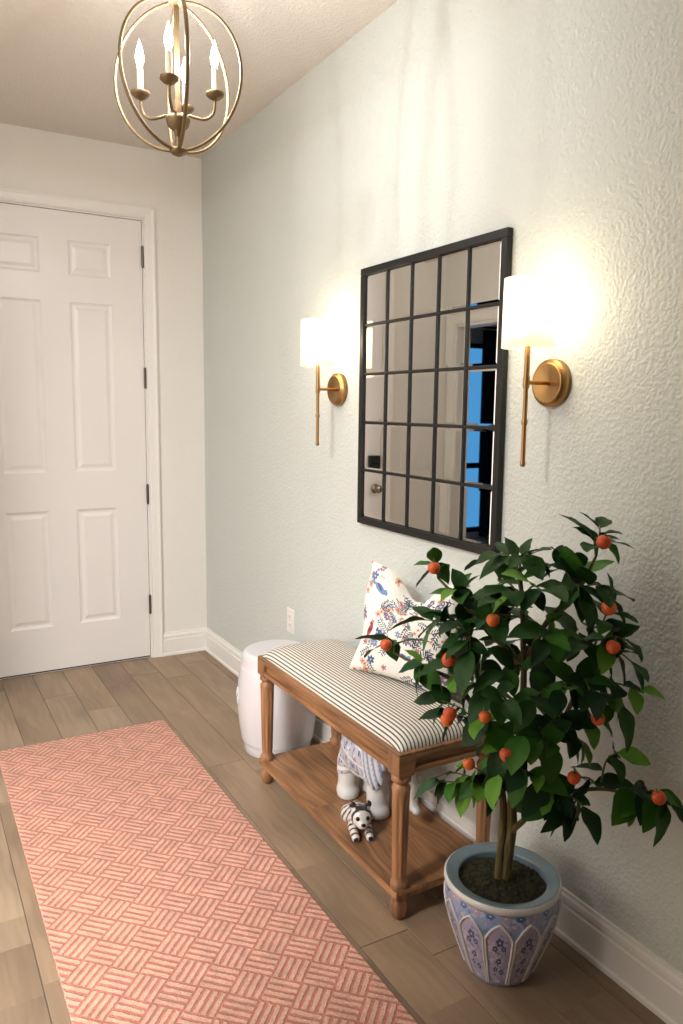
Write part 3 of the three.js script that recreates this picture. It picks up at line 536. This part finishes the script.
// ------------------------------------------------------------------ potted citrus tree
{
  const PX = -0.242, PZ = 2.898;
  const t = thing('potted_citrus_tree', 'leafy potted citrus tree with small orange fruit in blue floral planter', 'potted tree', [PX, 0, PZ]);
  const outer = [[0, 0], [0.077, 0], [0.083, 0.004], [0.089, 0.02], [0.108, 0.075], [0.128, 0.135], [0.1395, 0.18], [0.1445, 0.215], [0.1425, 0.243], [0.138, 0.252]];
  const R = (y) => { for (let i = 2; i < outer.length - 1; i++) if (y <= outer[i + 1][1]) { const k = (y - outer[i][1]) / (outer[i + 1][1] - outer[i][1]); return outer[i][0] + (outer[i + 1][0] - outer[i][0]) * clamp(k, 0, 1); } return 0.137; };
  const tex = canvasTex(2048, 512, (c, w, h) => {           // glaze print of the body: wash of blue with small blossom sprigs
    const r = rng(505); c.fillStyle = '#8ea3c6'; c.fillRect(0, 0, w, h);
    for (let i = 0; i < 900; i++) { c.fillStyle = ['#a9bad6', '#6f88b8', '#b3a6c4', '#c9b6c6', '#7f9ac4'][Math.floor(r() * 5)]; c.beginPath(); c.ellipse(r() * w, r() * h, 5 + r() * 16, 4 + r() * 9, r() * 3, 0, 6.283); c.fill(); }
    for (let i = 0; i < 24; i++) { const x = (i + 0.5) / 24 * w, y = h * 0.10; c.fillStyle = i % 2 ? '#b79aae' : '#4f6aa2'; for (let k = 0; k < 5; k++) { c.beginPath(); c.arc(x + Math.cos(k * 1.257) * 15, y + Math.sin(k * 1.257) * 13, 13, 0, 6.283); c.fill(); } c.fillStyle = '#d8cfd0'; c.beginPath(); c.arc(x, y, 8, 0, 6.283); c.fill(); }
  });
  const bodyG = lathe(outer, 96); add('planter', bodyG, glaze({ map: tex }), t); const planter = t.children[t.children.length - 1]; planter.scale.y = 0.945;
  const ivory = glaze({ color: '#dcdad8' }), teal = glaze({ color: '#748993', roughness: 0.25 });
  add('lip', lathe([[0.137, 0.25], [0.146, 0.254], [0.1505, 0.262], [0.150, 0.270], [0.1455, 0.2745], [0.1445, 0.2745]], 96), ivory, planter);
  add('rim', lathe([[0.1446, 0.2745], [0.14, 0.2755], [0.115, 0.268], [0.1115, 0.262], [0.1115, 0.235]], 96), teal, planter);
  // petal panels: raised white outlines over a print of their own
  const ptex = canvasTex(256, 512, (c, w, h) => {
    const r = rng(606); c.fillStyle = '#b3abc9'; c.fillRect(0, 0, w, h);
    for (let i = 0; i < 70; i++) { c.fillStyle = ['#cbbfd2', '#a09dc4', '#8d98c4', '#d6c6d2'][Math.floor(r() * 4)]; c.beginPath(); c.ellipse(r() * w, r() * h, 8 + r() * 20, 6 + r() * 12, r() * 3, 0, 6.283); c.fill(); }
    for (const [x, y, s] of [[120, 130, 30], [80, 180, 20], [165, 190, 22], [125, 300, 24], [90, 400, 22], [160, 380, 20]]) { c.fillStyle = '#41507f'; for (let k = 0; k < 5; k++) { c.beginPath(); c.arc(x + Math.cos(k * 1.257 + s) * s * 0.8, y + Math.sin(k * 1.257 + s) * s * 0.8, s * 0.5, 0, 6.283); c.fill(); } c.fillStyle = '#c9bfd0'; c.beginPath(); c.arc(x, y, s * 0.3, 0, 6.283); c.fill(); }
    c.strokeStyle = '#55608c'; c.lineWidth = 6; for (let k = 0; k < 6; k++) { c.beginPath(); c.moveTo(128, 100 + k * 60); c.quadraticCurveTo(60 + 130 * (k % 2), 130 + k * 60, 128, 160 + k * 60); c.stroke(); }
  });
  const np = 12, pMat = glaze({ map: ptex });
  for (let k = 0; k < np; k++) {
    const a0 = (k + 0.5) / np * Math.PI * 2 - 0.035, yb = 0.018, yt = 0.226;
    const half = (s) => s < 0.78 ? 0.236 : 0.236 * Math.pow(Math.max(0, 1 - (s - 0.78) / 0.22), 0.6);      // half-angle along height, pointed arch
    const P = (s, q, o) => { const y = yb + (yt - yb) * s, a = a0 + q, r = R(y) + o; return [Math.cos(a) * r, y, Math.sin(a) * r]; };
    const pos = [], uv = [], idx = [], nu = 6, nv = 16;
    for (let j = 0; j <= nv; j++) for (let i = 0; i <= nu; i++) { const s = j / nv, q = (-1 + 2 * i / nu); pos.push(...P(s, q * half(s), 0.002)); uv.push(i / nu, s); }
    for (let j = 0; j < nv; j++) for (let i = 0; i < nu; i++) { const A = j * (nu + 1) + i; idx.push(A, A + nu + 1, A + 1, A + 1, A + nu + 1, A + nu + 2); }
    const g = new THREE.BufferGeometry(); g.setAttribute('position', new THREE.Float32BufferAttribute(pos, 3)); g.setAttribute('uv', new THREE.Float32BufferAttribute(uv, 2)); g.setIndex(idx); g.computeVertexNormals();
    pMat.side = THREE.DoubleSide; add('petal_panel', g, pMat, planter);
    const line = []; for (let j = 0; j <= 14; j++) { const s = j / 14; line.push(V(...P(s, -half(s), 0.0025))); } for (let j = 13; j >= 0; j--) { const s = j / 14; line.push(V(...P(s, half(s), 0.0025))); }
    add('petal_outline', new THREE.TubeGeometry(new THREE.CatmullRomCurve3(line, false, 'catmullrom', 0.2), 56, 0.0032, 6), ivory, planter);
  }
  { // moss over soil
    const g = new THREE.CircleGeometry(0.1125, 64, 0, 6.2832), rg = []; const pos = [], idx = [], rings = 26, seg = 80, nz = noise2(71, 64), r = rng(72);
    for (let i = 0; i <= rings; i++) for (let j = 0; j < seg; j++) { const q = 0.1125 * i / rings, a = j / seg * 6.2832, x = Math.cos(a) * q, z = Math.sin(a) * q; pos.push(x, 0.248 + 0.012 * (1 - q / 0.1125) + (nz(x * 260 + 32, z * 260 + 32) - 0.5) * 0.012 + (r() - 0.5) * 0.003, z); }
    for (let i = 0; i < rings; i++) for (let j = 0; j < seg; j++) { const A = i * seg + j, B = i * seg + (j + 1) % seg; idx.push(A, B, A + seg, B, B + seg, A + seg); }
    const m = new THREE.BufferGeometry(); m.setAttribute('position', new THREE.Float32BufferAttribute(pos, 3)); m.setIndex(idx); m.computeVertexNormals();
    paintVerts(m, (x, y, z) => { const k = nz(x * 420 + 10, z * 420 + 10); return k > 0.6 ? '#3c3a1f' : k > 0.4 ? '#2b2917' : '#1f1b12'; });
    add('moss', m, std({ vertexColors: true, roughness: 1, side: THREE.DoubleSide }), t).scale.y = 0.945;
  }
  // skeleton, in room metres
  const SK = { B0: [-0.23, 0.235, 2.898], B1: [-0.246, 0.235, 2.888], T1: [-0.262, 0.488, 2.943], T2: [-0.262, 0.654, 2.965], T3: [-0.262, 0.832, 2.964], T4: [-0.265, 1.002, 2.95], T5: [-0.265, 1.092, 2.937], S1: [-0.275, 0.483, 2.925], S2: [-0.3, 0.638, 2.903], S3: [-0.33, 0.767, 2.886], S4: [-0.35, 0.892, 2.865], R1: [-0.25, 0.435, 2.965], R2: [-0.22, 0.523, 3.028], R3: [-0.16, 0.576, 3.125], R4: [-0.13, 0.589, 3.212], H1: [-0.22, 0.682, 3.024], H2: [-0.18, 0.798, 3.057], H3: [-0.16, 0.887, 3.078], U1: [-0.23, 0.961, 3.003], U2: [-0.2, 1.049, 3.067], U3: [-0.19, 1.129, 3.1], L1: [-0.32, 0.918, 2.903], L2: [-0.37, 0.99, 2.846], L3: [-0.4, 1.038, 2.795], M1: [-0.37, 0.779, 2.837], M2: [-0.42, 0.804, 2.757], M3: [-0.45, 0.821, 2.682] };
  const K = (n) => V(SK[n][0] - PX, SK[n][1], SK[n][2] - PZ), TR0 = V(-PX + -0.262, 0.25, 2.925 - PZ);
  const bt = noise2(81, 32), barkTex = dataTex(256, 256, (u, v) => { const k = 0.7 + 0.5 * bt(u * 16, v * 32); return [104 * k, 92 * k, 52 * k]; }, true), bark = std({ map: barkTex, roughness: 0.85 }), twig = std({ color: '#5d6b35', roughness: 0.7 });
  add('trunk', taperTube([K('B0'), V(0.006, 0.32, 0.012), V(-0.004, 0.41, 0.032), K('T1'), K('T2'), K('T3')], 0.0155, 0.0075, 40, 12), bark, t);
  add('trunk', taperTube([K('B1'), V(-0.012, 0.34, 0.004), K('S1'), K('S2'), K('S3'), K('S4')], 0.0115, 0.0045, 40, 10), bark, t);
  const limbs = [['T3', 'T4', 'T5'], ['T1', 'R1x', 'R2', 'R3', 'R4'], ['T2', 'H1', 'H2', 'H3'], ['T3', 'U1', 'U2', 'U3'], ['T3', 'L1', 'L2', 'L3'], ['S2', 'M1', 'M2', 'M3']];
  limbs[1] = ['T0', 'R1', 'R2', 'R3', 'R4']; SK.T0 = [-0.246, 0.395, 2.929];
  for (const l of limbs) add('branch', taperTube(l.map(K), 0.0085, 0.003, 24, 8), bark, t);
  const nodes = Object.entries(SK).filter(([k]) => !/^B|^T0/.test(k)).map(([k]) => K(k));
  // leaves
  function leafGeo(L, Wd, bend, fold, twist) {
    const pos = [], idx = [], nu = 4, nv = 8;
    for (let j = 0; j <= nv; j++) { const s = j / nv, w = 1.14 * Wd * Math.pow(Math.sin(Math.PI * Math.pow(s, 0.82)), 0.85) * (s > 0.94 ? 0.6 : 1) + 0.0006, b = -bend * s * s, tw = twist * s;
      for (let i = 0; i <= nu; i++) { const q = -1 + 2 * i / nu, x = q * w, y = b * L + Math.abs(q) * w * fold + 0.0015 * Math.sin(s * 14 + q * 2) * Math.abs(q); pos.push(x * Math.cos(tw) - y * Math.sin(tw), y * Math.cos(tw) + x * Math.sin(tw), s * L * (1 - 0.25 * bend)); } }
    for (let j = 0; j < nv; j++) for (let i = 0; i < nu; i++) { const A = j * (nu + 1) + i; idx.push(A, A + nu + 1, A + 1, A + 1, A + nu + 1, A + nu + 2); }
    const g = new THREE.BufferGeometry(); g.setAttribute('position', new THREE.Float32BufferAttribute(pos, 3)); g.setIndex(idx); g.computeVertexNormals(); return g;
  }
  const leaves = [leafGeo(0.088, 0.0215, 0.22, 0.25, 0.1), leafGeo(0.1, 0.0235, 0.42, 0.18, -0.2), leafGeo(0.076, 0.0205, 0.1, 0.3, 0.25), leafGeo(0.066, 0.0165, 0.3, 0.35, -0.1), leafGeo(0.094, 0.026, 0.3, 0.12, 0.0)];
  const lm = ['#23481b', '#2d581e', '#1b3c1e', '#3f7224', '#679a33', '#2c5030'].map(c => phys({ color: c, roughness: 0.5, specularIntensity: 0.5, side: THREE.DoubleSide }));
  const TIPS = [[-0.4, 1.06, 2.777], [-0.45, 0.832, 2.643], [-0.42, 0.855, 2.874], [-0.37, 0.971, 2.969], [-0.27, 1.101, 2.928], [-0.24, 1.013, 2.842], [-0.19, 1.164, 3.12], [-0.18, 1.192, 3.098], [-0.2, 1.097, 3.034], [-0.17, 1.013, 3.128], [-0.17, 0.927, 3.145], [-0.15, 0.9, 3.183], [-0.18, 0.751, 3.124], [-0.14, 0.784, 3.144], [-0.2, 0.593, 3.081], [-0.24, 0.561, 3.065], [-0.14, 0.674, 3.153], [-0.13, 0.61, 3.261], [-0.15, 0.582, 3.202], [-0.12, 0.601, 3.287], [-0.4, 0.709, 2.86], [-0.38, 0.737, 2.966], [-0.38, 0.598, 2.914], [-0.36, 0.534, 2.825], [-0.34, 0.649, 3.002], [-0.36, 0.999, 2.891], [-0.4, 0.949, 2.886], [-0.3, 1.051, 3.049], [-0.33, 0.952, 3.095], [-0.25, 0.948, 3.122], [-0.3, 0.84, 3.118], [-0.35, 0.814, 3.085], [-0.36, 0.854, 2.999], [-0.34, 0.718, 3.052], [-0.28, 0.691, 3.077], [-0.34, 0.76, 2.86], [-0.4, 0.731, 2.818], [-0.24, 0.839, 3.149], [-0.2, 0.687, 3.093], [-0.16, 0.825, 2.913], [-0.2, 0.854, 2.806], [-0.16, 0.697, 2.848], [-0.24, 0.797, 2.776], [-0.14, 0.887, 2.957], [-0.43, 0.794, 2.771], [-0.2, 0.841, 3.067], [-0.26, 0.619, 2.842], [-0.2, 0.93, 2.895], [-0.36, 0.552, 2.926], [-0.33, 0.629, 3.036], [-0.28, 0.606, 3.051], [-0.36, 0.601, 2.996], [-0.4, 0.52, 2.829], [-0.22, 0.54, 3.076], [-0.2, 0.531, 3.128], [-0.22, 1.089, 2.984], [-0.4, 1.022, 2.863], [-0.44, 0.938, 2.8], [-0.13, 0.835, 3.193], [-0.27, 0.755, 3.094], [-0.4, 0.812, 3.053], [-0.42, 0.901, 2.951], [-0.36, 1.019, 2.979], [-0.24, 1.034, 3.106], [-0.16, 0.948, 3.169], [-0.16, 1.03, 3.126], [-0.26, 1.105, 2.981], [-0.3, 1.088, 2.87]];
  const FRUIT = [[-0.42, 1.067, 2.804], [-0.21, 1.168, 3.137], [-0.4, 0.983, 3.003], [-0.48, 0.849, 2.689], [-0.45, 0.871, 2.912], [-0.2, 1.022, 3.153], [-0.2, 0.938, 3.171], [-0.44, 0.736, 2.91], [-0.42, 0.762, 3.012], [-0.21, 0.767, 3.15], [-0.38, 0.676, 3.045], [-0.42, 0.628, 2.962], [-0.24, 0.619, 3.117], [-0.16, 0.628, 3.283], [-0.43, 0.71, 2.887]].map(a => V(a[0] - PX, a[1], a[2] - PZ));
  const inner = [], rIn = rng(31); for (let i = 0; i < 10; i++) { const a = rIn() * 6.283, q = 0.05 + rIn() * 0.13, y = 0.6 + rIn() * 0.42; TIPS.push([PX - 0.05 + Math.cos(a) * q, y, PZ + 0.05 + Math.sin(a) * q * 1.3]); }
  let nLeaf = 0;
  const r = rng(909), Z = V(0, 0, 1), ctr = V(-0.02, 0.84, 0.06);
  TIPS.forEach((tp, ti) => {
    const tip = V(tp[0] - PX, tp[1], tp[2] - PZ);
    let best = nodes[0], bd = 1e9; for (const n of nodes) { const d = n.distanceTo(tip) + Math.max(0, n.y - tip.y + 0.02) * 1.6; if (d < bd && n.distanceTo(tip) > 0.015) { bd = d; best = n; } }
    const mid = best.clone().lerp(tip, 0.55).add(V((r() - 0.5) * 0.02, 0.012 + r() * 0.015, (r() - 0.5) * 0.02));
    const br = add('twig', taperTube([best, mid, tip], 0.0032, 0.0016, 10, 6), twig, t);
    const curve = new THREE.CatmullRomCurve3([best, mid, tip]), len = curve.getLength();
    const nl = 5; let phi = r() * 6.28;
    for (let k = 0; k < nl; k++) {
      const s = 1 - Math.min(0.75, k * 0.02 / Math.max(len, 0.05)), at = curve.getPoint(s), tg = curve.getTangent(s);
      phi += 2.3 + r() * 0.5;
      const side = V(0, 1, 0).cross(tg); if (side.length() < 0.1) side.set(1, 0, 0); side.normalize(); const up = tg.clone().cross(side).normalize();
      const spread = k === 0 ? 0.35 : 0.9 + r() * 0.5;
      const outw = at.clone().sub(ctr).normalize();
      const dir = tg.clone().multiplyScalar(Math.cos(spread)).add(side.multiplyScalar(Math.sin(spread) * Math.cos(phi))).add(up.clone().multiplyScalar(Math.sin(spread) * Math.sin(phi))).addScaledVector(outw, 0.25); dir.y -= 0.15 + 0.35 * smooth(0.95, 0.55, at.y); dir.normalize();
      // keep foliage clear of the wall
      const wx = at.x + PX + dir.x * 0.09; if (wx > -0.02) { dir.x = Math.min(dir.x, (-0.02 - at.x - PX) / 0.09); dir.normalize(); }
      const vi = Math.floor(r() * 5), young = r(); const mat = lm[young > 0.9 ? 4 : young > 0.72 ? 3 : Math.floor(r() * 3) + (r() > 0.8 ? 3 : 0)], m = new THREE.Mesh(leaves[vi], mat); m.name = 'leaf'; m.castShadow = m.receiveShadow = true;
      m.position.copy(at);
      const n0 = V(0, 1, 0).addScaledVector(outw, 0.7).add(V((r() - 0.5) * 0.7, 0, (r() - 0.5) * 0.7)); const xa = n0.clone().cross(dir).normalize(), ya = dir.clone().cross(xa).normalize();
      m.quaternion.setFromRotationMatrix(new THREE.Matrix4().makeBasis(xa, ya, dir)); m.scale.setScalar(0.74 + r() * 0.4);
      if (nLeaf++ < 300) br.add(m); else { m.updateMatrix(); inner.push(leaves[vi].clone().applyMatrix4(m.matrix)); }
    }
  });
  { const f = add('inner_foliage', mergeGeometries(inner), lm[0], t); f.userData.kind = 'stuff'; }
  // fruit
  const fb = noise2(91, 64), ft = dataTex(128, 128, (u, v) => { const k = fb(u * 64, v * 64); return [120 + 135 * k, 120 + 135 * k, 120 + 135 * k]; }, false), fm = ['#e2602a', '#d9562a', '#ea6f2c'].map(c => phys({ color: c, roughness: 0.42, bumpMap: ft, bumpScale: 0.0004, clearcoat: 0.2 }));
  const fg = lathe([[0, -0.0162], [0.005, -0.016], [0.010, -0.0135], [0.0145, -0.008], [0.0168, 0], [0.0155, 0.008], [0.011, 0.0135], [0.005, 0.0155], [0.0015, 0.0148], [0, 0.0146]], 24), cg = lathe([[0.0045, 0.0152], [0.004, 0.0168], [0.0016, 0.0175], [0.0013, 0.026], [0, 0.026]], 10);
  FRUIT.forEach((p, i) => { const m = add('fruit', fg, fm[i % 3], t); m.position.copy(p); m.rotation.set((r() - 0.5) * 0.7, r() * 6, (r() - 0.5) * 0.7); m.scale.setScalar(0.86 + r() * 0.18); add('calyx', cg, twig, m); });
}

renderer.render(scene, camera);
